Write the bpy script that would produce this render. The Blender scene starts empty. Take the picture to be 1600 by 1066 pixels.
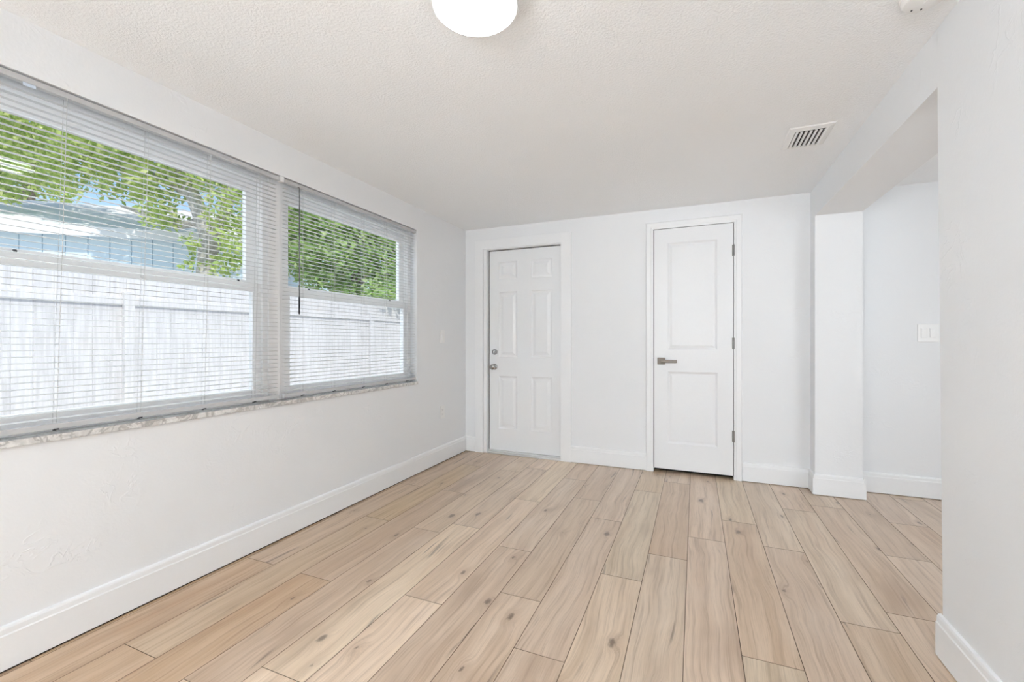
import bpy, bmesh, math, random
import numpy as np
from mathutils import Vector, Matrix

S = bpy.context.scene
C = S.collection
PI = math.pi

# ------------------------------------------------------------------ camera, sky, sun, exposure
D, H, W = 3.872, 2.209, 2.922            # back wall, ceiling height, right wall
cam = bpy.data.cameras.new('camera')
cam.sensor_width = 36.0
cam.lens = 36.0 * 682.94 / 1600.0
cam.clip_start = 0.02
cam_ob = bpy.data.objects.new('camera', cam)
C.objects.link(cam_ob)
cam_ob.location = (2.130, 0.0, 1.1)
cam_ob.rotation_euler = (PI / 2, 0, math.radians(22.7605))
S.camera = cam_ob

world = bpy.data.worlds.new('sky')
S.world = world
world.use_nodes = True
wn = world.node_tree.nodes
wn.clear()
w_out = wn.new('ShaderNodeOutputWorld')
w_bg = wn.new('ShaderNodeBackground')
w_sky = wn.new('ShaderNodeTexSky')
w_sky.sky_type = 'NISHITA'
w_sky.sun_disc = False
w_sky.sun_elevation = math.radians(52)
w_sky.sun_rotation = math.radians(110)
w_sky.air_density = 1.0
w_sky.dust_density = 0.6
w_sky.ozone_density = 1.0
w_bg.inputs['Strength'].default_value = 0.22
world.node_tree.links.new(w_sky.outputs[0], w_bg.inputs['Color'])
world.node_tree.links.new(w_bg.outputs[0], w_out.inputs['Surface'])

sun = bpy.data.lights.new('sun', 'SUN')
sun.energy = 3.9
sun.angle = math.radians(0.6)
sun.color = (1.0, 0.96, 0.9)
sun_ob = bpy.data.objects.new('sun', sun)
C.objects.link(sun_ob)
sun_ob.rotation_euler = Vector((-0.62, 0.28, -0.80)).to_track_quat('-Z', 'Y').to_euler()


def area(name, loc, direction, sx, sy, energy, color=(1, 1, 1)):
    l = bpy.data.lights.new(name, 'AREA')
    l.shape = 'RECTANGLE'
    l.size, l.size_y = sx, sy
    l.energy = energy
    l.color = color
    o = bpy.data.objects.new(name, l)
    C.objects.link(o)
    o.location = loc
    o.rotation_euler = Vector(direction).to_track_quat('-Z', 'Y').to_euler()
    return o


# added fill light behind the camera, in front of the closed rear wall
rear = area('rear_fill_light', (0.95, -4.5, 0.70), (0.75, 1, 2.1), 1.7, 1.2, 256, (0.87, 0.94, 1.0))
rear.data.spread = math.radians(125)
# added fill light, out of view in the room beyond the opening
area('side_room_fill_light', (4.7, 0.9, 1.25), (-0.3, 1, 0.2), 1.2, 1.4, 27, (0.89, 0.95, 1.0))
# added light boosting the sky, out of view over the side yard
area('yard_sky_fill_light', (-2.4, 1.9, 4.4), (0.72, 0, -0.69), 5.0, 2.6, 300, (0.87, 0.94, 1.0))
LAMP_STRENGTH = 20.0

S.view_settings.view_transform = 'Standard'
S.view_settings.look = 'None'
S.view_settings.exposure = 0.0
S.view_settings.gamma = 1.0
S.view_settings.use_curve_mapping = False
S.cycles.max_bounces = 14
S.cycles.diffuse_bounces = 8
S.cycles.transparent_max_bounces = 32
S.cycles.use_denoising = True

# ------------------------------------------------------------------ node helpers


class NT:
    def __init__(self, name):
        self.m = bpy.data.materials.new(name)
        self.m.use_nodes = True
        self.t = self.m.node_tree
        self.t.nodes.clear()
        self.out = self.n('ShaderNodeOutputMaterial')

    def n(self, kind, **kw):
        nd = self.t.nodes.new(kind)
        for k, v in kw.items():
            setattr(nd, k, v)
        return nd

    def l(self, a, b):
        self.t.links.new(a, b)

    def math(self, op, a, b=None, clamp=False):
        nd = self.n('ShaderNodeMath', operation=op)
        nd.use_clamp = clamp
        for i, v in enumerate((a, b)):
            if v is None:
                continue
            if isinstance(v, (int, float)):
                nd.inputs[i].default_value = v
            else:
                self.l(v, nd.inputs[i])
        return nd.outputs[0]

    def mix(self, fac, a, b, blend='MIX'):
        nd = self.n('ShaderNodeMix', data_type='RGBA', blend_type=blend)
        for sock, v in ((nd.inputs[0], fac), (nd.inputs[6], a), (nd.inputs[7], b)):
            if isinstance(v, (int, float)):
                sock.default_value = v
            elif isinstance(v, tuple):
                sock.default_value = v if len(v) == 4 else (*v, 1)
            else:
                self.l(v, sock)
        return nd.outputs[2]

    def noise(self, vec, scale, detail=3, rough=0.5, dist=0.0):
        nd = self.n('ShaderNodeTexNoise')
        nd.inputs['Scale'].default_value = scale
        nd.inputs['Detail'].default_value = detail
        nd.inputs['Roughness'].default_value = rough
        nd.inputs['Distortion'].default_value = dist
        if vec is not None:
            self.l(vec, nd.inputs['Vector'])
        return nd.outputs['Fac']

    def smooth(self, v, lo, hi, a=0.0, b=1.0):
        nd = self.n('ShaderNodeMapRange', interpolation_type='SMOOTHSTEP')
        self.l(v, nd.inputs[0])
        nd.inputs[1].default_value, nd.inputs[2].default_value = lo, hi
        nd.inputs[3].default_value, nd.inputs[4].default_value = a, b
        return nd.outputs[0]

    def bsdf(self, color, rough, metallic=0.0, spec=0.5, bump=None, strength=0.2, dist=0.002):
        b = self.n('ShaderNodeBsdfPrincipled')
        if isinstance(color, tuple):
            b.inputs['Base Color'].default_value = (*color, 1)
        else:
            self.l(color, b.inputs['Base Color'])
        if isinstance(rough, (int, float)):
            b.inputs['Roughness'].default_value = rough
        else:
            self.l(rough, b.inputs['Roughness'])
        b.inputs['Metallic'].default_value = metallic
        b.inputs['Specular IOR Level'].default_value = spec
        if bump is not None:
            bp = self.n('ShaderNodeBump')
            bp.inputs['Strength'].default_value = strength
            bp.inputs['Distance'].default_value = dist
            self.l(bump, bp.inputs['Height'])
            self.l(bp.outputs[0], b.inputs['Normal'])
        self.l(b.outputs[0], self.out.inputs['Surface'])
        return b


def plain(name, color, rough=0.5, metallic=0.0, spec=0.5, grain=0.0, scale=60):
    """a paint, plastic or metal with a faint procedural variation"""
    t = NT(name)
    g = t.n('ShaderNodeTexCoord')
    n = t.noise(g.outputs['Object'], scale, 3)
    col = t.mix(n, tuple(c * 0.985 for c in color), tuple(min(1, c * 1.015) for c in color))
    t.bsdf(col, rough, metallic, spec, bump=n if grain else None, strength=grain, dist=0.001)
    return t.m


# wall: hand-trowelled plaster, painted white
def make_wall_paint():
    t = NT('trowelled_white_wall_paint')
    g = t.n('ShaderNodeNewGeometry').outputs['Position']
    big = t.noise(g, 3.2, 4, 0.55, 0.6)
    ridge = t.smooth(t.math('ABSOLUTE', t.math('SUBTRACT', t.noise(g, 8.5, 3, 0.5, 1.5), 0.5)), 0.0, 0.05, 1.0, 0.0)
    sparse = t.smooth(t.noise(g, 4.3, 2), 0.52, 0.68)
    fine = t.noise(g, 95, 3, 0.55)
    h = t.math('ADD', t.math('MULTIPLY', big, 1.6), t.math('MULTIPLY', t.math('MULTIPLY', ridge, sparse), 0.34))
    h = t.math('ADD', h, t.math('MULTIPLY', fine, 0.22))
    col = t.mix(t.noise(g, 1.3, 3), (0.805, 0.818, 0.832), (0.82, 0.832, 0.846))
    t.bsdf(col, 0.55, spec=0.35, bump=h, strength=0.65, dist=0.0035)
    return t.m


def make_ceiling_paint():
    t = NT('stippled_white_ceiling_paint')
    g = t.n('ShaderNodeNewGeometry').outputs['Position']
    a = t.smooth(t.noise(g, 105, 4, 0.6), 0.35, 0.7)
    b = t.noise(g, 38, 3, 0.5)
    h = t.math('ADD', t.math('MULTIPLY', a, 1.0), t.math('MULTIPLY', b, 0.5))
    col = t.mix(t.noise(g, 1.1, 2), (0.915, 0.93, 0.945), (0.93, 0.944, 0.96))
    t.bsdf(col, 0.75, spec=0.2, bump=h, strength=0.42, dist=0.0035)
    return t.m


def make_wood():
    """oak-look laminate; the UV runs in metres along (u) and across (v) each plank, offset per plank"""
    t = NT('oak_laminate')
    uv = t.n('ShaderNodeUVMap', uv_map='plank_uv').outputs[0]
    at = t.n('ShaderNodeAttribute', attribute_name='plank_tone')
    sep = t.n('ShaderNodeSeparateColor')
    t.l(at.outputs['Color'], sep.inputs[0])
    r1, r2, r3 = sep.outputs[0], sep.outputs[1], sep.outputs[2]
    sx = t.n('ShaderNodeSeparateXYZ')
    t.l(uv, sx.inputs[0])
    u, v = sx.outputs[0], sx.outputs[1]
    # knots: sparse cells, squeezed along the plank
    kv = t.n('ShaderNodeCombineXYZ')
    t.l(t.math('MULTIPLY', u, 2.6), kv.inputs[0])
    t.l(t.math('MULTIPLY', v, 5.2), kv.inputs[1])
    vor = t.n('ShaderNodeTexVoronoi', voronoi_dimensions='2D', feature='F1')
    vor.inputs['Scale'].default_value = 1.0
    vor.inputs['Randomness'].default_value = 0.9
    t.l(kv.outputs[0], vor.inputs['Vector'])
    vsep = t.n('ShaderNodeSeparateColor')
    t.l(vor.outputs['Color'], vsep.inputs[0])
    has = t.smooth(vsep.outputs[0], 0.55, 0.59)
    kd = vor.outputs['Distance']
    wob = t.math('MULTIPLY', t.math('SUBTRACT', t.noise(kv.outputs[0], 8, 4, 0.65), 0.5), 0.17)
    kd2 = t.math('ADD', kd, wob)
    size = t.math('ADD', t.math('MULTIPLY', t.math('POWER', vsep.outputs[1], 2.5), 0.07), 0.022)
    core = t.math('MULTIPLY', has, t.smooth(t.math('DIVIDE', kd2, size), 0.45, 1.25, 1.0, 0.0))
    halo = t.math('MULTIPLY', has, t.smooth(kd2, 0.0, 0.24, 1.0, 0.0))
    # grain, bent around the knots
    bend = t.math('MULTIPLY', halo, 0.028)
    wav = t.math('MULTIPLY', t.math('SUBTRACT', t.noise(uv, 1.9, 2, 0.5), 0.5), 0.085)
    v2 = t.math('ADD', t.math('ADD', v, bend), wav)

    def stretched(ku, kvv):
        c = t.n('ShaderNodeCombineXYZ')
        t.l(t.math('MULTIPLY', u, ku), c.inputs[0])
        t.l(t.math('MULTIPLY', v2, kvv), c.inputs[1])
        return c.outputs[0]
    band = t.noise(stretched(0.55, 16), 1.0, 3, 0.55)
    grain = t.noise(stretched(1.9, 62), 1.0, 4, 0.62)
    fibre = t.noise(stretched(8, 330), 1.0, 3, 0.6)
    cloud = t.noise(stretched(1.6, 5.5), 1.0, 3, 0.55)
    streakn = t.noise(stretched(1.3, 30), 1.0, 2, 0.5)
    streakm = t.noise(stretched(3.1, 6), 1.0, 2, 0.5)
    streak = t.math('MULTIPLY', t.smooth(streakn, 0.635, 0.69), t.smooth(streakm, 0.50, 0.64))
    light, mid, dark, red = (0.74, 0.585, 0.43), (0.60, 0.448, 0.305), (0.37, 0.25, 0.155), (0.58, 0.385, 0.25)
    col = t.mix(t.smooth(band, 0.30, 0.70), mid, light)
    col = t.mix(t.math('MULTIPLY', t.smooth(grain, 0.46, 0.74), 0.72), col, dark)
    col = t.mix(t.math('MULTIPLY', t.smooth(cloud, 0.50, 0.78), 0.58), col, dark)
    col = t.mix(t.math('MULTIPLY', t.smooth(cloud, 0.46, 0.22), 0.42), col, (0.76, 0.63, 0.50))
    col = t.mix(t.math('MULTIPLY', t.smooth(t.noise(stretched(0.9, 7.7), 1.0, 2), 0.55, 0.8), 0.40), col, red)
    col = t.mix(t.math('MULTIPLY', t.smooth(fibre, 0.45, 0.72), 0.36), col, (0.40, 0.29, 0.20))
    col = t.mix(t.math('MULTIPLY', halo, 0.42), col, (0.40, 0.27, 0.17))
    col = t.mix(t.math('MULTIPLY', streak, 0.72), col, (0.13, 0.085, 0.055))
    col = t.mix(t.math('MULTIPLY', core, 0.74), col, (0.11, 0.068, 0.038))
    # every plank its own tone, painted sheen included
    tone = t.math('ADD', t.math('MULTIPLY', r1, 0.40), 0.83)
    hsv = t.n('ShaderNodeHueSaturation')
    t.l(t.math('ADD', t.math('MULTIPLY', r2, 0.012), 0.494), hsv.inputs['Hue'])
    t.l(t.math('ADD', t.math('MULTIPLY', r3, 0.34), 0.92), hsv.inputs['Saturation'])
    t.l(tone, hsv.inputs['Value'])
    t.l(col, hsv.inputs['Color'])
    rough = t.math('ADD', t.math('MULTIPLY', grain, 0.12), 0.33)
    t.bsdf(hsv.outputs[0], rough, spec=0.6, bump=t.math('ADD', grain, t.math('MULTIPLY', fibre, 0.5)), strength=0.12, dist=0.0008)
    bs = [n for n in t.t.nodes if n.type == 'BSDF_PRINCIPLED'][0]
    bs.inputs['Coat Weight'].default_value = 0.45
    bs.inputs['Coat Roughness'].default_value = 0.30
    return t.m


def make_marble():
    t = NT('grey_white_marble')
    g = t.n('ShaderNodeNewGeometry').outputs['Position']
    m = t.n('ShaderNodeMapping')
    m.inputs['Rotation'].default_value = (0.5, 0.7, 0.4)
    t.l(g, m.inputs['Vector'])
    vein = t.smooth(t.math('ABSOLUTE', t.math('SUBTRACT', t.noise(m.outputs[0], 11, 5, 0.6, 1.6), 0.5)), 0.0, 0.07, 1.0, 0.0)
    cl = t.noise(g, 26, 5, 0.65, 0.5)
    col = t.mix(t.smooth(cl, 0.35, 0.7), (0.62, 0.61, 0.59), (0.82, 0.81, 0.79))
    col = t.mix(t.math('MULTIPLY', vein, 0.65), col, (0.30, 0.29, 0.28))
    t.bsdf(col, 0.22, spec=0.5)
    return t.m


def make_glass():
    t = NT('window_glass')
    tr = t.n('ShaderNodeBsdfTransparent')
    tr.inputs[0].default_value = (0.965, 0.975, 0.97, 1)
    gl = t.n('ShaderNodeBsdfGlossy')
    gl.inputs['Roughness'].default_value = 0.02
    lw = t.n('ShaderNodeLayerWeight')
    lw.inputs['Blend'].default_value = 0.5
    fr = t.math('ADD', t.math('MULTIPLY', t.math('POWER', lw.outputs['Facing'], 5.0), 0.9), 0.035)
    mx = t.n('ShaderNodeMixShader')
    t.l(fr, mx.inputs[0])
    t.l(tr.outputs[0], mx.inputs[1])
    t.l(gl.outputs[0], mx.inputs[2])
    t.l(mx.outputs[0], t.out.inputs['Surface'])
    return t.m


def make_slat():
    t = NT('white_vinyl_slat')
    g = t.n('ShaderNodeNewGeometry').outputs['Position']
    col = t.mix(t.noise(g, 40, 2), (0.67, 0.67, 0.66), (0.695, 0.695, 0.685))
    d = t.bsdf(col, 0.42, spec=0.4)
    tl = t.n('ShaderNodeBsdfTranslucent')
    tl.inputs[0].default_value = (0.84, 0.83, 0.78, 1)
    mx = t.n('ShaderNodeMixShader')
    mx.inputs[0].default_value = 0.07
    t.l(d.outputs[0], mx.inputs[1])
    t.l(tl.outputs[0], mx.inputs[2])
    t.l(mx.outputs[0], t.out.inputs['Surface'])
    return t.m


def make_leaf(name, a, b, c):
    t = NT(name)
    rnd = t.n('ShaderNodeNewGeometry').outputs['Random Per Island']
    col = t.mix(t.smooth(rnd, 0.0, 0.6), a, b)
    col = t.mix(t.smooth(rnd, 0.6, 1.0), col, c)
    d = t.bsdf(col, 0.45, spec=0.4)
    tl = t.n('ShaderNodeBsdfTranslucent')
    t.l(t.mix(0.5, col, (0.55, 0.72, 0.10)), tl.inputs[0])
    mx = t.n('ShaderNodeMixShader')
    mx.inputs[0].default_value = 0.42
    t.l(d.outputs[0], mx.inputs[1])
    t.l(tl.outputs[0], mx.inputs[2])
    t.l(mx.outputs[0], t.out.inputs['Surface'])
    return t.m


def make_fence_wood():
    t = NT('weathered_whitish_fence_wood')
    g = t.n('ShaderNodeNewGeometry').outputs['Position']
    m = t.n('ShaderNodeMapping')
    m.inputs['Scale'].default_value = (18, 18, 1.2)
    t.l(g, m.inputs['Vector'])
    gr = t.noise(m.outputs[0], 2.4, 4, 0.6)
    bl = t.noise(g, 1.4, 3, 0.6)
    rnd = t.n('ShaderNodeNewGeometry').outputs['Random Per Island']
    col = t.mix(t.smooth(gr, 0.3, 0.75), (0.595, 0.58, 0.585), (0.445, 0.43, 0.43))
    col = t.mix(t.math('MULTIPLY', t.smooth(bl, 0.5, 0.75), 0.35), col, (0.60, 0.55, 0.50))
    col = t.mix(t.math('MULTIPLY', rnd, 0.22), col, (0.675, 0.66, 0.665))
    t.bsdf(col, 0.8, spec=0.2, bump=gr, strength=0.3, dist=0.003)
    return t.m


def make_bark(name, a, b):
    t = NT(name)
    g = t.n('ShaderNodeNewGeometry').outputs['Position']
    m = t.n('ShaderNodeMapping')
    m.inputs['Scale'].default_value = (9, 9, 2.2)
    t.l(g, m.inputs['Vector'])
    n = t.noise(m.outputs[0], 2.5, 5, 0.65, 0.4)
    col = t.mix(t.smooth(n, 0.3, 0.7), a, b)
    t.bsdf(col, 0.85, spec=0.2, bump=n, strength=0.6, dist=0.01)
    return t.m


def make_siding():
    t = NT('pale_blue_siding')
    g = t.n('ShaderNodeTexCoord').outputs['Object']
    n = t.noise(g, 6, 3)
    col = t.mix(n, (0.64, 0.75, 0.81), (0.68, 0.78, 0.84))
    t.bsdf(col, 0.6, spec=0.3)
    return t.m


def make_ground():
    t = NT('pale_bounce_yard')
    g = t.n('ShaderNodeNewGeometry').outputs['Position']
    n = t.noise(g, 7, 5, 0.65)
    col = t.mix(t.smooth(n, 0.35, 0.65), (0.80, 0.79, 0.77), (0.70, 0.69, 0.66))
    t.bsdf(col, 0.9, spec=0.1, bump=n, strength=0.5, dist=0.02)
    return t.m


def make_emit():
    t = NT('glowing_lamp_diffuser')
    e = t.n('ShaderNodeEmission')
    g = t.n('ShaderNodeTexCoord').outputs['Object']
    t.l(t.mix(t.noise(g, 3, 1), (0.87, 0.94, 1.0), (0.88, 0.945, 1.0)), e.inputs['Color'])
    e.inputs['Strength'].default_value = LAMP_STRENGTH
    t.l(e.outputs[0], t.out.inputs['Surface'])
    return t.m


M_WALL = make_wall_paint()
M_CEIL = make_ceiling_paint()
M_WOOD = make_wood()
M_MARBLE = make_marble()
M_GLASS = make_glass()
M_SLAT = make_slat()
M_FENCE = make_fence_wood()
M_SIDING = make_siding()
M_GROUND = make_ground()
M_EMIT = make_emit()
M_TRIM = plain('white_semigloss_trim_paint', (0.845, 0.855, 0.865), 0.34, spec=0.45)
M_DOOR = plain('white_satin_door_paint', (0.825, 0.837, 0.85), 0.32, spec=0.45)
M_FRAME = plain('white_vinyl_window_frame', (0.93, 0.93, 0.93), 0.35)
M_RAIL = plain('pale_grey_blind_rail', (0.52, 0.525, 0.53), 0.4)
M_PLAST = plain('white_plastic', (0.85, 0.85, 0.845), 0.35)
M_CORD = plain('white_blind_cord', (0.60, 0.60, 0.59), 0.8)
M_WAND = plain('smoky_grey_wand', (0.10, 0.10, 0.105), 0.25)
M_CHROME = plain('polished_chrome', (0.42, 0.42, 0.42), 0.10, metallic=1.0)
M_NICKEL = plain('satin_nickel', (0.17, 0.15, 0.13), 0.40, metallic=1.0)
M_STEEL = plain('brushed_steel_hinge', (0.28, 0.27, 0.26), 0.40, metallic=1.0)
M_ALU = plain('mill_aluminium', (0.80, 0.80, 0.80), 0.3, metallic=0.8)
M_BLACK = plain('black_plastic', (0.02, 0.02, 0.025), 0.5)
M_DARK = plain('painted_shade', (0.03, 0.028, 0.026), 0.9, spec=0.1)  # near-black that paints shade into gaps and hollows as colour
M_SUB = plain('dark_underlay_and_shade', (0.05, 0.04, 0.035), 0.9, spec=0.1)
M_SEAM = plain('brown_plank_edge', (0.16, 0.115, 0.08), 0.6, spec=0.2)
M_ROOF = plain('white_metal_roof', (0.82, 0.81, 0.80), 0.5)
M_EXT = plain('exterior_stucco', (0.70, 0.69, 0.66), 0.8)
M_LABEL = plain('pale_blue_sticker', (0.62, 0.70, 0.82), 0.5)
M_BARK1 = make_bark('pale_grey_bark', (0.62, 0.58, 0.52), (0.40, 0.36, 0.31))
M_BARK2 = make_bark('brown_grey_bark', (0.34, 0.28, 0.23), (0.20, 0.16, 0.13))
M_LEAF1 = make_leaf('yellow_green_leaves', (0.30, 0.43, 0.13), (0.52, 0.62, 0.20), (0.72, 0.74, 0.34))
M_LEAF2 = make_leaf('mid_green_leaves', (0.22, 0.38, 0.13), (0.40, 0.56, 0.20), (0.60, 0.70, 0.36))

# ------------------------------------------------------------------ mesh helpers


def link(name, me, mat, parent=None):
    o = bpy.data.objects.new(name, me)
    C.objects.link(o)
    if mat is not None:
        me.materials.append(mat)
    if parent is not None:
        o.parent = parent
    return o


def finish(name, bm, mat, parent=None, smooth=False, off=None):
    if off is not None:
        bmesh.ops.translate(bm, verts=bm.verts, vec=-Vector(off))
    bmesh.ops.recalc_face_normals(bm, faces=bm.faces)
    me = bpy.data.meshes.new(name)
    bm.to_mesh(me)
    bm.free()
    if smooth:
        for p in me.polygons:
            p.use_smooth = True
    return link(name, me, mat, parent)


def box(bm, lo, hi, bevel=0.0, seg=2):
    lo, hi = Vector(lo), Vector(hi)
    r = bmesh.ops.create_cube(bm, size=1.0)
    vs = r['verts']
    for v in vs:
        v.co = Vector((lo[i] + (v.co[i] + 0.5) * (hi[i] - lo[i]) for i in range(3)))
    if bevel:
        es = list({e for v in vs for e in v.link_edges})
        bmesh.ops.bevel(bm, geom=es, offset=bevel, segments=seg, affect='EDGES', profile=0.5)


def boxes(*items, bevel=0.0):
    bm = bmesh.new()
    for lo, hi in items:
        box(bm, lo, hi, bevel)
    return bm


def extrude_profile(bm, prof, p0, p1, up=(0, 0, 1), out=(1, 0, 0), cap=True):
    """a 2-D profile [(out, up)...] swept from p0 to p1"""
    up, out = Vector(up), Vector(out)
    rings = []
    for p in (Vector(p0), Vector(p1)):
        rings.append([bm.verts.new(p + out * a + up * b) for a, b in prof])
    n = len(prof)
    for i in range(n):
        j = (i + 1) % n
        bm.faces.new((rings[0][i], rings[0][j], rings[1][j], rings[1][i]))
    if cap:
        bm.faces.new(rings[0][::-1])
        bm.faces.new(rings[1])


def lathe(bm, prof, origin, axis, seg=40):
    """prof: [(radius, height)...] about axis through origin"""
    q = Vector(axis).to_track_quat('Z', 'Y')
    rings = []
    for r, h in prof:
        if r < 1e-6:
            rings.append([bm.verts.new(Vector(origin) + q @ Vector((0, 0, h)))])
        else:
            rings.append([bm.verts.new(Vector(origin) + q @ Vector((r * math.cos(2 * PI * i / seg), r * math.sin(2 * PI * i / seg), h))) for i in range(seg)])
    for a, b in zip(rings, rings[1:]):
        for i in range(seg):
            j = (i + 1) % seg
            if len(a) == 1 and len(b) == 1:
                continue
            if len(a) == 1:
                bm.faces.new((a[0], b[j], b[i]))
            elif len(b) == 1:
                bm.faces.new((a[i], a[j], b[0]))
            else:
                bm.faces.new((a[i], a[j], b[j], b[i]))


def tube(bm, pts, radii, seg=8):
    pts = [Vector(p) for p in pts]
    rings = []
    for i, p in enumerate(pts):
        d = (pts[min(i + 1, len(pts) - 1)] - pts[max(i - 1, 0)]).normalized()
        q = d.to_track_quat('Z', 'Y')
        r = radii[i] if isinstance(radii, (list, tuple)) else radii
        rings.append([bm.verts.new(p + q @ Vector((r * math.cos(2 * PI * k / seg), r * math.sin(2 * PI * k / seg), 0))) for k in range(seg)])
    for a, b in zip(rings, rings[1:]):
        best = min(range(seg), key=lambda s: (a[0].co - b[s].co).length)
        for k in range(seg):
            bm.faces.new((a[k], a[(k + 1) % seg], b[(k + 1 + best) % seg], b[(k + best) % seg]))
    bm.faces.new(rings[0][::-1])
    bm.faces.new(rings[-1])


def tag(o, label=None, cat=None, group=None, kind=None):
    for k, v in (('label', label), ('category', cat), ('group', group), ('kind', kind)):
        if v is not None:
            o[k] = v
    return o


def thing(name, loc, label, cat, group=None, kind=None):
    o = bpy.data.objects.new(name, None)
    o.empty_display_size = 0.05
    C.objects.link(o)
    o.location = loc
    return tag(o, label, cat, group, kind)


def part(name, bm, mat, parent, smooth=False):
    """mesh built in room coordinates, hung under a thing (or a part of one)"""
    off = Vector((0, 0, 0))
    p = parent
    while p is not None:
        off += p.location
        p = p.parent
    return finish(name, bm, mat, parent, smooth, off)


def struct(name, bm, mat, label, cat, smooth=False):
    return tag(finish(name, bm, mat, None, smooth), label, cat, kind='structure')


def smooth_by_angle(o, deg=35):
    for p in o.data.polygons:
        p.use_smooth = True
    o.data.set_sharp_from_angle(angle=math.radians(deg))
    return o


# ------------------------------------------------------------------ room shell
YR, XH = -4.9, 5.4                       # rear wall, far side of the adjoining room
YF = 3.945                               # end wall of the adjoining room
WY0, WY1, WZ0, WZ1 = 0.440, 3.037, 0.742, 2.022     # window reveal in the left wall

bm = boxes(((-0.16, YR, -0.1), (0, WY0, H)), ((-0.16, WY1, -0.1), (0, D + 0.12, H)),
           ((-0.16, WY0, -0.1), (0, WY1, WZ0)), ((-0.16, WY0, WZ1), (0, WY1, H)))
struct('wall_left', bm, M_WALL, 'white trowelled plaster wall around the two windows with blinds', 'wall')

E0, E1, EZ = 0.205, 0.994, 1.998         # entry door opening
K0, K1, KZ = 1.800, 2.410, 2.040         # closet door opening
bm = boxes(((0, D, -0.1), (E0, D + 0.12, H)), ((E0, D, EZ), (E1, D + 0.12, H)), ((E1, D, -0.1), (K0, D + 0.12, H)),
           ((K0, D, KZ), (K1, D + 0.12, H)), ((K1, D, -0.1), (W, D + 0.12, H)))
struct('wall_back', bm, M_WALL, 'white back wall holding the two white doors', 'wall')

bm = bmesh.new()
box(bm, (W, YR, -0.1), (3.2, 2.0, H))
for v in bm.verts:                       # the free end leans very slightly, as in the room
    if abs(v.co.y - 2.0) < 1e-4:
        v.co.y = 1.972 + 0.021 * max(v.co.z, 0)
box(bm, (W, 2.015, 2.0), (3.2, 3.735, H))
box(bm, (W, 3.735, -0.1), (3.2, YF, H))
struct('wall_right', bm, M_WALL, 'white right wall with the wide square opening and its header', 'wall')

bm = boxes(((3.2, YF, -0.1), (XH, YF + 0.1, H)))
struct('wall_adjoining_room_end', bm, M_WALL, 'white wall beyond the wide opening with the double light switch', 'wall')
bm = boxes(((XH, YR, -0.1), (XH + 0.1, YF + 0.1, H)))
struct('wall_adjoining_room_side', bm, M_WALL, 'white far side wall of the adjoining room', 'wall')
bm = boxes(((-0.16, YR - 0.1, -0.1), (XH + 0.1, YR, H)))
struct('wall_rear', bm, M_WALL, 'white rear wall behind the camera', 'wall')

bm = boxes(((-0.16, YR - 0.1, H), (XH + 0.1, YF + 0.1, H + 0.12)))
struct('ceiling', bm, M_CEIL, 'white stippled flat ceiling over the whole room', 'ceiling')
bm = bmesh.new()
box(bm, (-0.40, YR - 0.6, H + 0.14), (XH + 0.6, YF + 0.7, H + 0.26))
struct('roof_eave', bm, M_EXT, 'roof slab and eave over the house', 'roof')
bm = boxes(((-0.16, D + 0.12, -0.1), (XH + 0.1, D + 0.9, H + 0.12)))
# dark shallow spaces behind the doors stay inside this block: cut by simply starting past the doors
bm.free()
bm = boxes(((-0.16, D + 0.30, -0.1), (3.2, D + 0.34, H + 0.1)))
struct('wall_behind_doors', bm, M_DARK, 'closed dark space behind the doors', 'wall')

# floor: individual planks laid along the room, 187 mm wide, 1.255 m long
rng = random.Random(7)
joints = {0: 1.527, 1: 2.174, 2: 1.522, 3: 2.153, 4: 2.289, 5: 1.567, 6: 2.137, 7: 1.745, 8: 1.448, 9: 2.07, 10: 2.36, 11: 2.65,
          12: 1.72, 13: 2.682, 14: 2.078, 15: 2.219, 16: 2.81, 17: 3.327, 18: 2.60, -1: 2.0}
# darker planks at the window wall; window sheen painted into the paler rows
row_sheen_tone = {-1: .1, 0: .10, 1: .06, 2: .30, 3: .62, 4: .80, 5: .78, 6: .62, 7: .60, 8: .55, 9: .58, 10: .50, 11: .46, 12: .52, 13: .42, 14: .48, 15: .44}
PW, PL, X0, G = 0.1873, 1.255, 0.0317, 0.0013
bm = bmesh.new()
uvl = bm.loops.layers.uv.new('plank_uv')
cl = bm.loops.layers.color.new('plank_tone')
ya, yb = YR + 0.002, YF - 0.002
for k in range(-1, 29):
    xa, xb = X0 + PW * k, X0 + PW * (k + 1)
    xa, xb = max(xa, 0.012), min(xb, XH - 0.002)
    if xb - xa < 0.005:
        continue
    j = joints.get(k, rng.uniform(1.0, 2.25))
    y = j - PL * 8
    while y < yb:
        y0, y1 = max(y, ya), min(y + PL, yb)
        y += PL
        if y1 - y0 < 0.004:
            continue
        ou, ov = rng.uniform(0, 60), rng.uniform(0, 60)
        v_ = min(1, max(0, row_sheen_tone.get(k, .5) + rng.uniform(-.16, .16)))
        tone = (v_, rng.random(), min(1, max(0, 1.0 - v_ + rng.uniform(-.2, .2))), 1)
        top = [(xa + G, y0 + G), (xb - G, y0 + G), (xb - G, y1 - G), (xa + G, y1 - G)]
        low = [(xa, y0), (xb, y0), (xb, y1), (xa, y1)]
        tv = [bm.verts.new((px, py, 0.0)) for px, py in top]
        lv = [bm.verts.new((px, py, -0.0016)) for px, py in low]
        faces = [bm.faces.new(tv)] + [bm.faces.new((lv[i], lv[(i + 1) % 4], tv[(i + 1) % 4], tv[i])) for i in range(4)]
        for f in faces[1:]:
            f.material_index = 1
        for f in faces:
            for lp in f.loops:
                lp[uvl].uv = (lp.vert.co.y + ou, lp.vert.co.x - xa + ov)
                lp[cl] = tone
me = bpy.data.meshes.new('floor')
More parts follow.
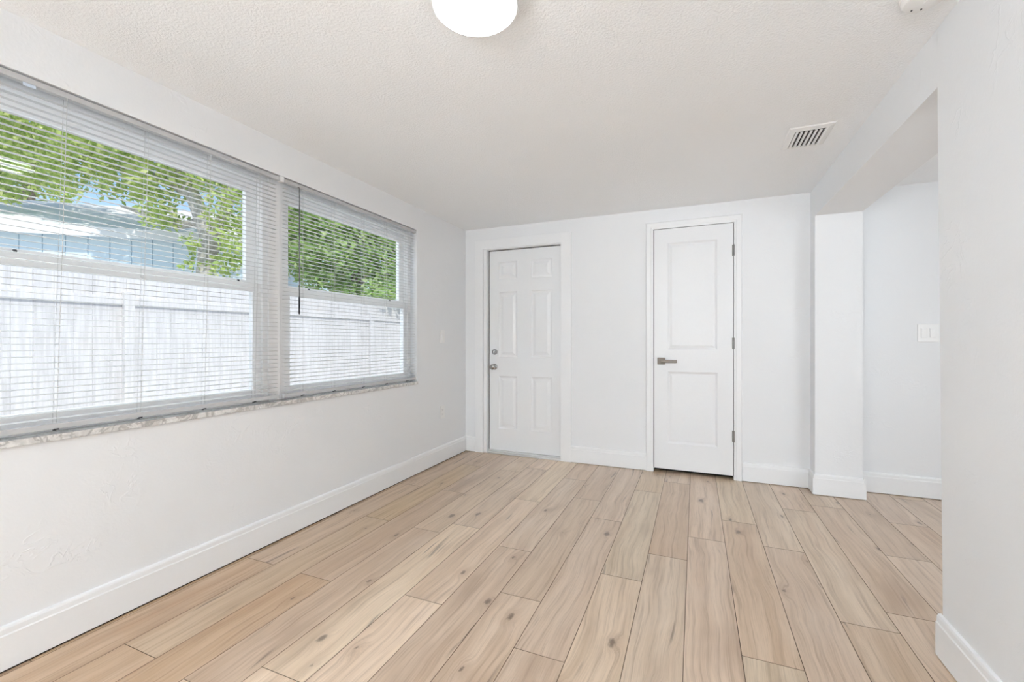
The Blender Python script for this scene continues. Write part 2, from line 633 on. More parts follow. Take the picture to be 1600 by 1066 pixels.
bm.to_mesh(me)
bm.free()
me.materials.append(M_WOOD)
me.materials.append(M_SEAM)
floor = tag(link('floor', me, None), 'light oak plank floor running towards the doors', 'floor', kind='structure')
bm = boxes(((-0.1, YR, -0.1), (XH + 0.05, D + 0.25, -0.0016)), ((0.0004, YR, -0.002), (0.004, D, 0.0062)), ((0.0, D - .004, -.002), (0.116, D - .0004, .0055)),
           ((1.092, D - .004, -.002), (1.75, D - .0004, .004)), ((2.472, D - .004, -.002), (W, D - .0004, .004)), ((3.2, YF - .004, -.002), (XH, YF - .0004, .004)))  # the thin dark strips paint the shade under the baseboards
struct('floor_underlay_and_shade', bm, M_SUB, 'dark underlay in the plank joints, with painted shade strips under the baseboards', 'floor')

# baseboards
BH, BT = 0.148, 0.016
base_prof = [(0.0, 0.004), (BT, 0.004), (BT, 0.117), (BT - 0.003, 0.121), (BT - 0.004, 0.138), (BT - 0.007, 0.145), (0.0, BH)]


def baseboard(name, runs, label):
    bm = bmesh.new()
    for p0, p1, out in runs:
        extrude_profile(bm, base_prof, p0, p1, out=out)
    return struct(name, bm, M_TRIM, label, 'baseboard')


baseboard('baseboard_left', [((0, YR, 0.0022), (0, D, 0.0022), (1, 0, 0))], 'tall white baseboard along the window wall')
bb = [((0.0, D, 0), (0.116, D, 0), (0, -1, 0)), ((1.092, D, 0), (1.752, D, 0), (0, -1, 0)), ((2.471, D, 0), (W, D, 0), (0, -1, 0))]
baseboard('baseboard_back', bb, 'tall white baseboard beside and between the two doors')
RY = 1.972
bm = bmesh.new()
# right wall: along the face, round the free end; then the pier beyond the opening
for p0, p1, out in [((W, YR, 0), (W, RY + BT, 0), (-1, 0, 0)), ((W, RY, 0), (3.2, RY, 0), (0, 1, 0)), ((3.2, YR, 0), (3.2, RY + BT, 0), (1, 0, 0)),
                    ((W, 3.735 - BT, 0), (W, D, 0), (-1, 0, 0)), ((W, 3.735, 0), (3.2, 3.735, 0), (0, -1, 0)), ((3.2, 3.735 - BT, 0), (3.2, YF, 0), (1, 0, 0))]:
    extrude_profile(bm, base_prof, p0, p1, out=out)
struct('baseboard_right', bm, M_TRIM, 'tall white baseboard wrapping the right wall end and the pier', 'baseboard')
baseboard('baseboard_adjoining_room', [((3.2, YF, 0), (XH, YF, 0), (0, -1, 0))], 'tall white baseboard on the wall beyond the opening')

# ------------------------------------------------------------------ windows
GI, GO = -0.088, -0.120                  # glass planes of the lower and upper sash


def ring_boxes(bm, x0, x1, y0, y1, z0, z1, wl, wr, wb, wt, bevel=0.002):
    box(bm, (x0, y0, z0), (x1, y0 + wl, z1), bevel)
    box(bm, (x0, y1 - wr, z0), (x1, y1, z1), bevel)
    box(bm, (x0, y0 + wl - .001, z0), (x1, y1 - wr + .001, z0 + wb), bevel)
    box(bm, (x0, y0 + wl - .001, z1 - wt), (x1, y1 - wr + .001, z1), bevel)


def make_window(name, y0, y1, label, locks):
    root = thing(name, (-0.1, (y0 + y1) / 2, 0.765), label, 'window', kind='structure')
    z0, z1 = 0.765, WZ1
    bm = bmesh.new()
    ring_boxes(bm, -0.142, -0.062, y0, y1, z0, z1, 0.034, 0.034, 0.03, 0.05)
    box(bm, (-0.104, y0 + .033, z0 + .03), (-0.101, y0 + .040, z1 - .05))
    box(bm, (-0.104, y1 - .040, z0 + .03), (-0.101, y1 - .033, z1 - .05))
    part('window_frame', bm, M_FRAME, root)
    bm = bmesh.new()
    ring_boxes(bm, -0.136, -0.106, y0 + .035, y1 - .035, 1.383, z1 - .045, .062, .062, .047, .062)
    up = part('upper_sash', bm, M_FRAME, root)
    part('pane', boxes(((GO - .002, y0 + .09, 1.42), (GO + .002, y1 - .09, 1.925))), M_GLASS, up)
    bm = bmesh.new()
    ring_boxes(bm, -0.103, -0.073, y0 + .035, y1 - .035, z0 + .012, 1.412, .046, .046, .063, .047)
    lo = part('lower_sash', bm, M_FRAME, root)
    part('pane', boxes(((GI - .002, y0 + .075, z0 + .07), (GI + .002, y1 - .075, 1.37))), M_GLASS, lo)
    for yk in locks:
        bm = boxes(((-0.098, yk - .055, 1.411), (-0.084, yk - .006, 1.418)))
        lt = part('latch', bm, M_PLAST, lo)
        bm = bmesh.new()
        lathe(bm, [(0, 0), (.006, 0), (.006, .011), (.004, .013), (0, .013)], (-0.090, yk, 1.411), (0, 0, 1), 14)
        part('latch_button', bm, M_BLACK, root)
    return root


make_window('window_1', 0.462, 1.716, 'nearer single-hung window, cropped by the left picture edge', (0.745, 1.565))
make_window('window_2', 1.788, 3.036, 'farther single-hung window nearest the six-panel door', (2.02, 2.80))
bm = boxes(((-0.15, 1.715, 0.765), (-0.055, 1.789, WZ1)), bevel=.003)
struct('trim_1', bm, M_FRAME, 'white mullion post between the two windows', 'trim')
bm = boxes(((-0.06, WY0 - .02, 0.742), (0.012, WY1 + .004, 0.765)), ((-0.165, WY0 + .001, 0.742), (-0.06, WY1 - .001, 0.765)), bevel=.0015)
struct('trim_2', bm, M_MARBLE, 'long grey-veined marble sill under both windows', 'window sill')


# ------------------------------------------------------------------ blinds
def make_blind(y0, y1, ladders, label, wand=None, slant=0.0, sticker=None):
    xc, zt = -0.0195, 2.0165
    root = thing('venetian_blind', (xc, (y0 + y1) / 2, zt), label, 'blind', 'white venetian blinds in the window')
    bm = bmesh.new()
    box(bm, (xc - .0135, y0, zt - .0215), (xc + .0135, y1, zt), .002)
    box(bm, (xc - .015, y0 - .002, zt - .0235), (xc + .015, y0 + .003, zt + .001), .001)
    box(bm, (xc - .015, y1 - .003, zt - .0235), (xc + .015, y1 + .002, zt + .001), .001)
    part('headrail', bm, M_RAIL, root)
    bm = bmesh.new()
    hw, crown, th, tilt = 0.0125, 0.0022, 0.0004, math.radians(-5)
    zs = []
    z = 1.0212 - 0.0225 * 9
    while z < zt - .028:
        zs.append(z)
        z += .0225
    for i, z in enumerate(zs):
        prof = []
        for s in (-1, -.5, 0, .5, 1):
            prof.append((s * hw, crown * (1 - s * s)))
        lower = [(a, b - th) for a, b in prof[::-1]]
        pr = [(a * math.cos(tilt) - b * math.sin(tilt), a * math.sin(tilt) + b * math.cos(tilt)) for a, b in prof + lower]
        jy = random.Random(i + int(y0 * 100)).uniform(-.001, .001)
        extrude_profile(bm, pr, (xc, y0 + .006 + jy, z), (xc, y1 - .006 + jy, z))
    sl = part('slats', bm, M_SLAT, root)
    sl['label'] = 'white horizontal slats'
    bm = bmesh.new()
    box(bm, (xc - .0125, y0 + .004, .7795), (xc + .0125, y1 - .004, .801), .003)
    box(bm, (xc - .0135, y0 + .002, .778), (xc + .0135, y0 + .010, .8025), .002)
    box(bm, (xc - .0135, y1 - .010, .778), (xc + .0135, y1 - .002, .8025), .002)
    br = part('bottom_rail', bm, M_RAIL, root)
    for yl in ladders:
        bm = bmesh.new()
        for dx in (-.0132, .0132):
            tube(bm, [(xc + dx, yl, zt - .02), (xc + dx, yl - slant, .80)], .0007, 6)
        tube(bm, [(xc, yl + .006, zt - .02), (xc, yl + .006 - slant, .80)], .0006, 6)
        part('ladder_cord', bm, M_CORD, root)
        bm = bmesh.new()
        lathe(bm, [(0, 0), (.0055, 0), (.0055, .004), (.004, .0055), (0, .0055)], (xc, yl - slant, .7795), (0, 0, -1), 14)
        box(bm, (xc + .0125, yl - slant - .007, .7775), (xc + .0142, yl - slant + .007, .783))
        part('cord_plug', bm, M_BLACK, br)
    if wand:
        bm = bmesh.new()
        tube(bm, [(xc + .012, wand, 1.996), (xc + .022, wand, 1.992), (xc + .025, wand, 1.984), (xc + .024, wand, 1.62), (xc + .024, wand, 1.36)], .0030, 6)
        wd = part('tilt_wand', bm, M_WAND, root)
        wd['label'] = 'dark slim tilt wand'
        bm = bmesh.new()
        tube(bm, [(xc + .024, wand, 1.36), (xc + .024, wand, 1.352), (xc + .024, wand, 1.262), (xc + .024, wand, 1.255)], [.003, .0048, .0048, .003], 6)
        part('wand_grip', bm, M_BLACK, wd)
    if sticker:
        part('warning_sticker', boxes(((xc + .0110, sticker - .016, 1.9835), (xc + .0136, sticker + .016, 1.9945))), M_LABEL, root)
    return root


make_blind(0.466, 1.742, (0.585, 0.852, 1.113, 1.372, 1.628), 'wide white venetian blind nearer the camera, without a wand', None, 0.030, 0.753)
make_blind(1.774, 3.030, (1.905, 2.150, 2.420, 2.665, 2.925), 'white venetian blind nearer the doors, with the dark tilt wand', 1.867)
bm = boxes(((-.034, 1.7465, 1.992), (-.001, 1.7695, 2.0215)), bevel=.002)
bk = finish('mounting_bracket', bm, M_PLAST)
tag(bk, 'small white clip bracket between the two blind headrails', 'bracket')


# ------------------------------------------------------------------ doors
def panel_slab(bm, x0, x1, z0, z1, yf, thick, panels, loops, q=Matrix.Identity(4)):
    """door leaf facing -y with moulded panels; loops: [(inset, depth into the leaf)...]"""
    xs = sorted({x0, x1, *[p[0] for p in panels], *[p[1] for p in panels]})
    zs = sorted({z0, z1, *[p[2] for p in panels], *[p[3] for p in panels]})
    vv = {}

    def V(x, y, z):
        k = (round(x, 5), round(y, 5), round(z, 5))
        if k not in vv:
            vv[k] = bm.verts.new((x, y, z))
        return vv[k]
    for a, b in zip(xs, xs[1:]):
        for c, d in zip(zs, zs[1:]):
            mx, mz = (a + b) / 2, (c + d) / 2
            if any(p[0] < mx < p[1] and p[2] < mz < p[3] for p in panels):
                continue
            bm.faces.new((V(a, yf, c), V(b, yf, c), V(b, yf, d), V(a, yf, d)))
    for p in panels:
        prev = None
        for ins, dep in [(0, 0)] + loops:
            r = [(p[0] + ins, p[2] + ins), (p[1] - ins, p[2] + ins), (p[1] - ins, p[3] - ins), (p[0] + ins, p[3] - ins)]
            cur = [V(a, yf + dep, b) for a, b in r]
            if prev:
                for i in range(4):
                    j = (i + 1) % 4
                    bm.faces.new((prev[i], prev[j], cur[j], cur[i]))
            prev = cur
        bm.faces.new(prev)
    yb_ = yf + thick
    b4 = [bm.verts.new(c) for c in ((x0, yb_, z0), (x1, yb_, z0), (x1, yb_, z1), (x0, yb_, z1))]
    bm.faces.new(b4[::-1])
    edges = [[V(x, yf, z0) for x in xs], [V(x1, yf, z) for z in zs], [V(x, yf, z1) for x in xs[::-1]], [V(x0, yf, z) for z in zs[::-1]]]
    for i, run in enumerate(edges):
        bm.faces.new(run + [b4[(i + 1) % 4], b4[i]])


# entry door and closet door planes
YD, YC = D + 0.045, D - 0.006
d1 = thing('door_1', (0.6, YD, 0), 'white six-panel entry door in the left corner', 'door', kind='structure')
bm = bmesh.new()
c0, c1, c2, c3 = 0.345, 0.540, 0.685, 0.893
rows = [(0.241, 0.756), (0.943, 1.580), (1.704, 1.877)]
panel_slab(bm, 0.244, 0.989, 0.028, 1.986, YD, 0.04, [(a, b, z0, z1) for a, b in ((c0, c1), (c2, c3)) for z0, z1 in rows],
           [(.008, .007), (.016, .008), (.022, .008), (.048, .0015)])
leaf = part('door_leaf', bm, M_DOOR, d1)
bm = bmesh.new()
lathe(bm, [(0, 0), (.030, 0), (.030, .004), (.026, .009), (.013, .012), (.011, .026), (.017, .031), (.0255, .040), (.0275, .051), (.024, .061), (.014, .067), (0, .0685)],
      (0.300, YD, 0.845), (0, -1, 0), 32)
smooth_by_angle(part('door_knob', bm, M_CHROME, d1), 40)
bm = bmesh.new()
lathe(bm, [(0, 0), (.029, 0), (.029, .007), (.025, .013), (.012, .015), (.010, .018), (0, .018)], (0.304, YD, 0.992), (0, -1, 0), 32)
db = smooth_by_angle(part('deadbolt', bm, M_CHROME, d1), 40)
bm = boxes(((0.298, YD - .036, 0.976), (0.310, YD - .016, 1.008)), bevel=.004)
part('thumb_turn', bm, M_CHROME, db)
bm = bmesh.new()
box(bm, (0.200, D - .012, 0.0005), (0.998, YD + .03, 0.012), .002)
box(bm, (0.235, YD - .018, 0.012), (0.992, YD + .03, 0.026), .003)
part('threshold', bm, M_ALU, d1)

# entry casing and jamb
bm = bmesh.new()
CT = 0.016
box(bm, (0.116, D - CT, 0), (E0 - .004, D, 2.092), .002)
box(bm, (E1 + .002, D - CT, 0), (1.092, D, 2.092), .002)
box(bm, (E0 - .005, D - CT, EZ + .003), (E1 + .003, D, 2.092), .002)
box(bm, (E0 - .001, D - .006, 0), (0.235, D + .14, EZ), .001)          # jamb, left
box(bm, (0.2345, YD + .042, 0), (0.250, D + .14, EZ))
box(bm, (E1 - .004, D - .006, 0), (E1 + .02, D + .14, EZ), .001)
box(bm, (0.225, D - .006, EZ - .004), (E1 - .004, D + .14, EZ + .01), .001)
struct('trim_3', bm, M_TRIM, 'wide white casing around the six-panel entry door', 'door casing')
bm = boxes(((0.235, YD + .006, 0.026), (0.2438, YD + .02, 1.9945)), ((0.2438, YD + .006, 1.9862), (0.9895, YD + .02, 1.9945)),
           ((1.8035, YC + .005, 0.03), (1.8085, YC + .03, 2.039)), ((2.407, YC + .005, 0.03), (2.4105, YC + .03, 2.039)))
struct('door_gap_shade', bm, M_DARK, 'dark strips painting the shade in the gaps around the two doors', 'door gap shade')  # dark strips painted in for the shadow lines beside the door leaves

# closet door
d2 = thing('door_2', (2.1, YC, 0), 'white two-panel closet door with a satin lever handle', 'door', kind='structure')
bm = bmesh.new()
panel_slab(bm, 1.8088, 2.4065, 0.032, 2.036, YC, 0.035, [(1.916, 2.292, 1.030, 1.918), (1.916, 2.294, 0.246, 0.846)],
           [(.006, .0035), (.014, .0095), (.020, .0105), (.032, .007), (.040, .006)])
part('door_leaf', bm, M_DOOR, d2)
bm = bmesh.new()
box(bm, (1.836, YC - .009, 0.9035), (1.8975, YC, 0.9615), .002)
tube(bm, [(1.880, YC - .007, 0.932), (1.880, YC - .048, 0.932)], .011, 16)
lev = part('lever_handle', bm, M_NICKEL, d2)
bm = boxes(((1.866, YC - .062, 0.9205), (1.990, YC - .046, 0.9445)), bevel=.003)
part('lever', bm, M_NICKEL, lev)
bm = boxes(((1.7985, YC - .001, 0.905), (1.8085, YC + .012, 0.962)))
part('latch_plate', bm, M_BLACK, d2)
for zc in (1.817, 1.082, 0.345):
    bm = bmesh.new()
    lathe(bm, [(0, 0), (.0065, 0), (.0065, .088), (0, .088)], (2.4095, YC - .010, zc - .044), (0, 0, 1), 14)
    for zz in (-.024, -.008, .008, .024):
        lathe(bm, [(0, 0), (.0070, 0), (.0070, .0015), (0, .0015)], (2.4095, YC - .010, zc + zz), (0, 0, 1), 14)
    box(bm, (2.398, YC - .003, zc - .044), (2.409, YC + .002, zc + .044))
    hg = part('hinge', bm, M_STEEL, d2)

bm = bmesh.new()
case = [(0.0, 0.0), (0.012, 0.0), (0.013, 0.012), (0.016, 0.018), (0.018, 0.048), (0.012, 0.056), (0.0, 0.058)]     # (out, across from the opening)


def casing(bm, x0, x1, z1, w=1.0):
    """three mitred lengths round an opening"""
    pr = [(a, b * w) for a, b in case]
    def side(sgn, x):
        lo = [bm.verts.new((x + sgn * b, D - a, 0)) for a, b in pr]
        hi = [bm.verts.new((x + sgn * b, D - a, z1 + b)) for a, b in pr]
        return lo, hi
    l0, l1 = side(-1, x0)
    r0, r1 = side(1, x1)
    n = len(pr)
    for A, B in ((l0, l1), (l1, r1), (r1, r0)):
        for i in range(n):
            j = (i + 1) % n
            bm.faces.new((A[i], A[j], B[j], B[i]))
    bm.faces.new(l0)
    bm.faces.new(r0)


casing(bm, 1.800, 2.413, 2.042)
box(bm, (1.792, D - .010, 0), (1.8035, D + .11, 2.042))
box(bm, (2.4105, D - .004, 0), (2.422, D + .11, 2.042))
box(bm, (1.8035, D - .010, 2.040), (2.4105, D + .11, 2.052))
struct('trim_5', bm, M_TRIM, 'narrow white moulded casing around the closet door', 'door casing')

# ------------------------------------------------------------------ ceiling lamp, vent, smoke detector
def lamp(x, y, label):
    r = thing('ceiling_lamp', (x, y, H), label, 'ceiling lamp', 'round flush ceiling lamps')
    bm = bmesh.new()
    lathe(bm, [(0, 0), (.136, 0), (.139, .004), (.139, .038), (.134, .042), (.130, .040), (.130, .030), (0, .030)], (x, y, H), (0, 0, -1), 64)
    smooth_by_angle(part('housing', bm, M_PLAST, r))
    bm = bmesh.new()
    lathe(bm, [(.1295, .031), (.1295, .043), (.126, .049), (.115, .0545), (.08, .058), (.04, .0595), (0, .060)], (x, y, H), (0, 0, -1), 64)
    smooth_by_angle(part('diffuser', bm, M_EMIT, r), 60)
    return r


lamp(1.481, 1.242, 'lit round white flush lamp on the ceiling, cut by the top picture edge')
for i, (x, y) in enumerate(((1.48, -1.6), (4.3, 1.9))):  # extra lamps added out of view to lift the room light
    lamp(x, y, ('added unseen round flush lamp on the ceiling behind the camera', 'added unseen round flush lamp on the ceiling of the adjoining room')[i])

vent = thing('ceiling_vent', (2.685, 2.80, H), 'white air vent with dark slots on the ceiling near the right wall', 'air vent')
vx0, vx1, vy0, vy1 = 2.583, 2.790, 2.660, 2.940
ix0, ix1, iy0, iy1 = 2.616, 2.758, 2.700, 2.912
bm = bmesh.new()
o_ = [(vx0, vy0, H - .001), (vx1, vy0, H - .001), (vx1, vy1, H - .001), (vx0, vy1, H - .001)]
loops_ = [[(vx0, vy0), (vx1, vy0), (vx1, vy1), (vx0, vy1)], [(vx0 + .006, vy0 + .006), (vx1 - .006, vy0 + .006), (vx1 - .006, vy1 - .006), (vx0 + .006, vy1 - .006)],
          [(ix0 - .004, iy0 - .004), (ix1 + .004, iy0 - .004), (ix1 + .004, iy1 + .004), (ix0 - .004, iy1 + .004)], [(ix0, iy0), (ix1, iy0), (ix1, iy1), (ix0, iy1)],
          [(ix0, iy0), (ix1, iy0), (ix1, iy1), (ix0, iy1)]]
hs = [H - .0005, H - .006, H - .012, H - .010, H - .0005]
prev = None
for lp, h_ in zip(loops_, hs):
    cur = [bm.verts.new((a, b, h_)) for a, b in lp]
    if prev:
        for i in range(4):
            bm.faces.new((prev[i], prev[(i + 1) % 4], cur[(i + 1) % 4], cur[i]))
    prev = cur
part('vent_frame', bm, M_PLAST, vent)
part('duct_shade', boxes(((ix0 - .001, iy0 - .001, H - .0018), (ix1 + .001, iy1 + .001, H - .0006))), M_DARK, vent)  # flat dark sheet painting the shade above the louvers
for k in range(7):
    x = ix0 + .004 + (ix1 - ix0 - .012) / 6 * k
    bm = bmesh.new()
    pr = [(x, -.0105), (x + .0115, -.0105), (x + .0125, -.0095), (x + .0035, -.003), (x, -.0025)]
    rr = []
    for yy in (iy0 + (.0 if k in (0, 6) else .012), iy1):
        rr.append([bm.verts.new((a, yy, H + b)) for a, b in pr])
    for i in range(len(pr)):
        j = (i + 1) % len(pr)
        bm.faces.new((rr[0][i], rr[0][j], rr[1][j], rr[1][i]))
    bm.faces.new(rr[0][::-1])
    bm.faces.new(rr[1])
    part('louver', bm, M_PLAST, vent)

sx_, sy_ = 2.800, 1.783
sm = thing('smoke_detector', (sx_, sy_, H), 'round white smoke detector on the ceiling at the top right picture edge', 'smoke detector')
bm = bmesh.new()
lathe(bm, [(0, 0), (.062, 0), (.063, .008), (.061, .012), (.059, .013), (.0575, .026), (.052, .033), (.030, .035), (0, .035)], (sx_, sy_, H), (0, 0, -1), 48)
smooth_by_angle(part('detector_body', bm, M_PLAST, sm))
bm = bmesh.new()
lathe(bm, [(0, 0), (.016, 0), (.016, .0015), (.014, .003), (0, .003)], (sx_ + .014, sy_ + .002, H - .0345), (0, 0, -1), 28)
part('test_button', bm, M_PLAST, sm)
for dx, dy in ((-.022, .030), (.004, .034)):
    part('indicator', boxes(((sx_ + dx - .002, sy_ + dy - .003, H - .0365), (sx_ + dx + .002, sy_ + dy + .003, H - .0345))), M_BLACK, sm)


# ------------------------------------------------------------------ switches and outlet
def wall_plate(name, origin, u, n, width, height, label, cat, kind):
    """u: direction along the wall, n: out of the wall"""
    u, n = Vector(u), Vector(n)
    o = Vector(origin)
    r = thing(name, o, label, cat)

    def lb(a0, a1, b0, b1, d0, d1, bev):
        p = [o + u * a0 + n * d0 + Vector((0, 0, b0)), o + u * a1 + n * d1 + Vector((0, 0, b1))]
        lo = [min(p[0][i], p[1][i]) for i in range(3)]
        hi = [max(p[0][i], p[1][i]) for i in range(3)]
        b = bmesh.new()
        box(b, lo, hi, bev)
        return b
    part('wall_plate', lb(-width / 2, width / 2, -height / 2, height / 2, 0.0, .0058, .0025), M_PLAST, r)
    if kind == 'double':
        for c in (-.023, .023):
            part('rocker_surround', lb(c - .0185, c + .0185, -.036, .036, .004, .0068, .0008), M_PLAST, r)
            part('rocker', lb(c - .0155, c + .0155, -.032, .032, .005, .0105, .002), M_PLAST, r)
    elif kind == 'single':
        part('rocker_surround', lb(-.0185, .0185, -.036, .036, .004, .0068, .0008), M_PLAST, r)
        part('rocker', lb(-.0155, .0155, -.032, .032, .005, .0105, .002), M_PLAST, r)
    else:
        for c in (-.0195, .0195):
            soc = part('socket', lb(-.0165, .0165, c - .0145, c + .0145, .004, .0082, .002), M_PLAST, r)
            for a in (-.0062, .0062):
                part('slot', lb(a - .001, a + .001, c - .002, c + .006, .0072, .0085, 0), M_BLACK, soc)
    return r


wall_plate('light_switch', (3.630, YF, 1.156), (1, 0, 0), (0, -1, 0), 0.116, 0.124, 'white double rocker switch on the wall beyond the opening', 'light switch', 'double')
wall_plate('light_switch', (0, 3.430, 1.141), (0, 1, 0), (1, 0, 0), 0.074, 0.118, 'white single rocker switch on the wall between window and corner', 'light switch', 'single')
wall_plate('power_outlet', (0, 3.428, 0.452), (0, 1, 0), (1, 0, 0), 0.074, 0.118, 'white power outlet low on the wall beside the corner', 'power outlet', 'outlet')

# ------------------------------------------------------------------ outdoors
GZ = -0.12
bm = boxes(((-40, -25, GZ - .1), (-0.16, 40, GZ)))
struct('ground', bm, M_GROUND, 'side yard ground outside the windows, made pale to bounce light indoors', 'ground')  # yard colour made pale to bounce light up through the windows

FX = -3.2
fence = thing('wooden_fence', (FX, 3, GZ), 'whitewashed plank fence outside the windows', 'fence')
bm = bmesh.new()
r3 = random.Random(3)
y = -1.5
while y < 10.5:
    box(bm, (FX - .02 + r3.uniform(-.003, .003), y, GZ + .03), (FX, y + .1338, 1.785 + r3.uniform(-.008, .008)))
    y += .136
part('picket_panel', bm, M_FENCE, fence)
for zr in (1.47, 0.22):
    part('rail', boxes(((FX, -1.5, zr), (FX + .024, 10.5, zr + .075))), M_FENCE, fence)
for yp in (-1.0, 0.79, 2.585, 4.40, 6.20, 8.0, 9.8):
    part('post', boxes(((FX + .002, yp - .045, GZ), (FX + .05, yp + .045, 1.60)), bevel=.004), M_FENCE, fence)

# neighbour's house: pale blue siding, white low roof
hp, hd = Vector((-7.27, 3.82, 0)), Vector((0.78, 0.62, 0)).normalized()
hn = Vector((-hd.y, hd.x, 0))            # away from us
house = thing('neighbor_house', (hp.x, hp.y, GZ), 'pale blue clad house with a low white roof behind the fence', 'house')
house.rotation_euler = (0, 0, math.atan2(hd.y, hd.x))


def hpart(name, bm, mat):
    return finish(name, bm, mat, house)


L0, L1, EH, DEP = -5.5, 2.9, 2.92 - GZ, 4.0
bm = bmesh.new()
x = L0
while x < L1 - .01:
    x2 = min(x + .30, L1)
    box(bm, (x + .008, 0.0, 0), (x2 - .008, .05, EH))
    x = x2
box(bm, (L0, .02, 0), (L1, DEP, EH))
hpart('siding', bm, M_SIDING)
bm = bmesh.new()
rise = 0.95
pr = [(-.16, EH - .06), (-.16, EH + .02), (DEP / 2, EH + rise), (DEP + .45, EH + .02), (DEP + .45, EH - .06), (DEP / 2, EH + rise - .10)]
a = [bm.verts.new((L0 - .4, q, z)) for q, z in pr]
b = [bm.verts.new((L1 + .1, q, z)) for q, z in pr]
for i in range(6):
    bm.faces.new((a[i], a[(i + 1) % 6], b[(i + 1) % 6], b[i]))
bm.faces.new(a[::-1])
bm.faces.new(b)
hpart('roof', bm, M_ROOF)
bm = boxes(((L0 - .4, -.185, EH - .12), (L1 + .1, -.155, EH + .035)))
hpart('fascia', bm, M_ROOF)


def foliage(name, blobs, count, size, mat, parent, seed):
    """leaves: small folded blades scattered through the crown's clumps, one mesh"""
    g = np.random.default_rng(seed)
    w = np.array([b[3] ** 2.2 for b in blobs])
    w /= w.sum()
    idx = g.choice(len(blobs), count, p=w)
    P = np.array([b[:3] for b in blobs])[idx]
    R = np.array([b[3] for b in blobs])[idx]
    d = g.normal(size=(count, 3))
    d /= np.linalg.norm(d, axis=1)[:, None]
    d[:, 2] *= 0.8
    rad = R * (0.35 + 0.65 * g.random(count) ** 0.6)
    # sub-clumping so that gaps open in the crown
    c = P + d * rad[:, None]
    c += 0.10 * np.sin(c[:, [1, 2, 0]] * 9.0) * R[:, None]
    ax = g.normal(size=(count, 3)); ax[:, 2] -= 0.5
    ax /= np.linalg.norm(ax, axis=1)[:, None]
    sd = np.cross(ax, g.normal(size=(count, 3)))
    sd /= np.linalg.norm(sd, axis=1)[:, None]
    nr = np.cross(ax, sd)
    s = (size * (0.6 + 0.8 * g.random(count)))[:, None]
    v = np.stack([c, c + ax * s * .45 + sd * s * .24 + nr * s * .06, c + ax * s, c + ax * s * .45 - sd * s * .24 + nr * s * .06], 1).reshape(-1, 3)
    v -= np.array(parent.location)
    f = [(4 * i, 4 * i + 1, 4 * i + 2) for i in range(count)] + [(4 * i, 4 * i + 2, 4 * i + 3) for i in range(count)]
    me = bpy.data.meshes.new(name)
    me.from_pydata(v.tolist(), [], f)
    me.update()
    return link(name, me, mat, parent)


def tree(loc, limbs, blobs, count, size, bark, leafm, label, seed):
    root = thing('tree', loc, label, 'tree', 'trees beyond the fence')
    bm = bmesh.new()
    for pts, rad in limbs:
        tube(bm, pts, rad, 10)
    tk = part('trunk', bm, bark, root, smooth=True)
    foliage('foliage', blobs, count, size, leafm, root, seed)
    return root


def at(u, v, depth):
    """a point seen along a sight line of the room's viewer, `depth` metres out"""
    t = math.radians(22.7605)
    k = depth / 682.94
    lat, up = (u - 800) * k, (533 - v) * k
    return (2.13 - math.sin(t) * depth + math.cos(t) * lat, math.cos(t) * depth + math.sin(t) * lat, 1.1 + up)


def blob(u, v, depth, r):
    return (*at(u, v, depth), r)


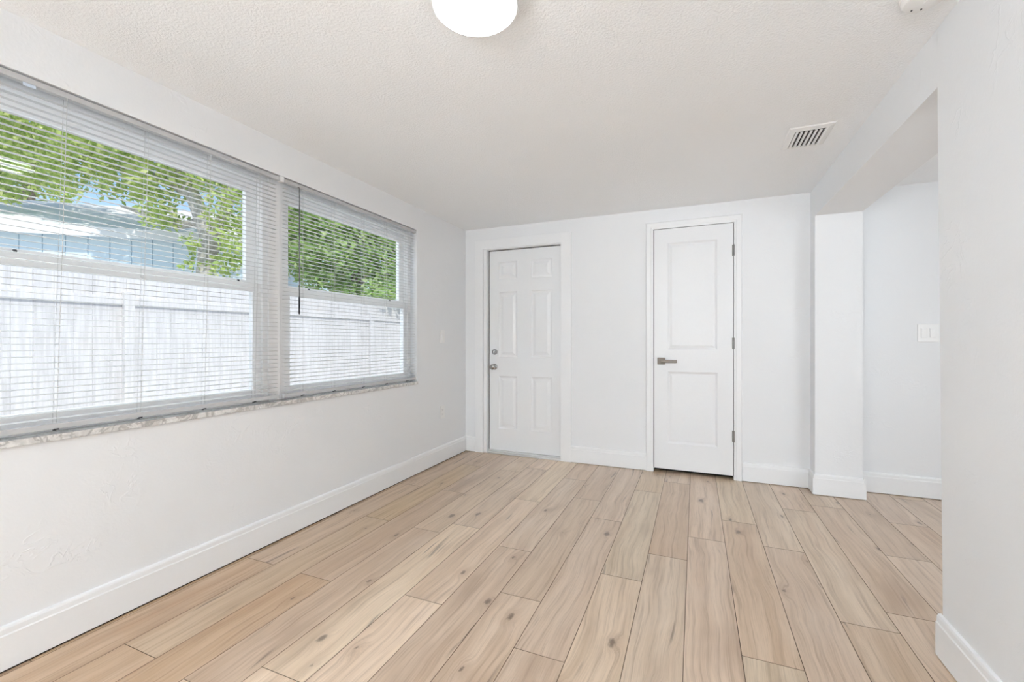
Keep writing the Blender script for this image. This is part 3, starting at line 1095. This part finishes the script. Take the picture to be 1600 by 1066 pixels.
# pale-barked tree seen at the right of the nearer window
b0 = at(323, 430, 6.6)
tree((b0[0], b0[1], GZ),
     [([(b0[0] + .05, b0[1] - .03, GZ - .05), (b0[0] + .02, b0[1], 0.9), at(322, 430, 6.6), at(326, 370, 6.6), at(312, 331, 6.6), at(292, 283, 6.7), at(262, 225, 6.8), at(230, 150, 7.0)],
       [.20, .16, .135, .125, .11, .09, .07, .04]),
      ([at(330, 395, 6.6), at(345, 350, 6.5), at(362, 300, 6.5), at(372, 230, 6.5), at(380, 160, 6.4)], [.09, .085, .075, .06, .03]),
      ([at(318, 345, 6.6), at(285, 352, 6.8), at(240, 338, 7.0), at(190, 322, 7.2)], [.075, .06, .05, .02]),
      ([at(300, 305, 6.6), at(240, 275, 6.9), at(170, 255, 7.2), at(80, 230, 7.5)], [.07, .055, .04, .02])],
     [blob(240, 215, 6.8, .75), blob(160, 215, 7.1, .75), blob(80, 190, 7.3, .8), blob(10, 180, 7.3, .8), blob(300, 250, 6.6, .5), blob(350, 265, 6.5, .55),
      blob(372, 330, 6.4, .45), blob(250, 290, 6.7, .42), blob(190, 275, 7.0, .45), blob(120, 262, 7.2, .45), blob(250, 335, 6.6, .30), blob(60, 262, 7.3, .4),
      blob(300, 200, 6.7, .45), blob(380, 390, 6.3, .35), blob(352, 415, 6.3, .22),
      blob(300, 375, 6.2, .13), blob(296, 410, 6.3, .12), blob(10, 300, 7.3, .25), blob(-40, 260, 7.3, .5)],
     14500, .10, M_BARK1, M_LEAF1, 'pale-trunked leafy tree between fence and blue house', 11)
# darker tree filling the farther window
b1 = at(556, 450, 8.6)
tree((b1[0], b1[1], GZ),
     [([(b1[0], b1[1], GZ - .05), at(553, 470, 8.6), at(560, 435, 8.6), at(578, 405, 8.6), at(596, 370, 8.6), at(606, 320, 8.7)], [.20, .17, .15, .12, .09, .05]),
      ([at(560, 432, 8.6), at(535, 405, 8.6), at(505, 375, 8.6), at(480, 330, 8.6)], [.09, .07, .05, .03])],
     [blob(500, 395, 8.5, .75), blob(550, 385, 8.4, .8), blob(600, 400, 8.6, .7), blob(470, 375, 8.7, .6), blob(530, 340, 8.7, .9), blob(590, 345, 8.7, .8),
      blob(620, 440, 8.6, .55), blob(520, 435, 8.3, .4), blob(592, 455, 8.2, .35), blob(470, 320, 8.7, .8), blob(430, 340, 8.9, .7), blob(640, 380, 8.8, .8),
      blob(487, 432, 8.3, .3), blob(545, 452, 8.3, .25)],
     19000, .12, M_BARK2, M_LEAF2, 'dense mid green tree outside the farther window', 12)
# looser tree further back on the left
b2 = at(40, 420, 13.5)
tree((b2[0], b2[1], GZ),
     [([(b2[0], b2[1], GZ - .05), at(42, 380, 13.5), at(36, 330, 13.5), at(50, 280, 13.5), at(60, 220, 13.5)], [.3, .26, .2, .15, .08]),
      ([at(38, 335, 13.5), at(5, 290, 13.5), at(-20, 240, 13.5)], [.12, .09, .05])],
     [blob(20, 285, 13.5, .8), blob(65, 260, 13.5, 1.0), blob(0, 240, 13.5, 1.1), blob(60, 215, 13.5, 1.1), blob(-30, 300, 13.5, .7), blob(100, 300, 13.5, .45), blob(120, 335, 13.4, .3), blob(-60, 220, 13.5, 1.2)],
     7000, .16, M_BARK2, M_LEAF1, 'loose sparse tree behind the blue house at the left', 13)
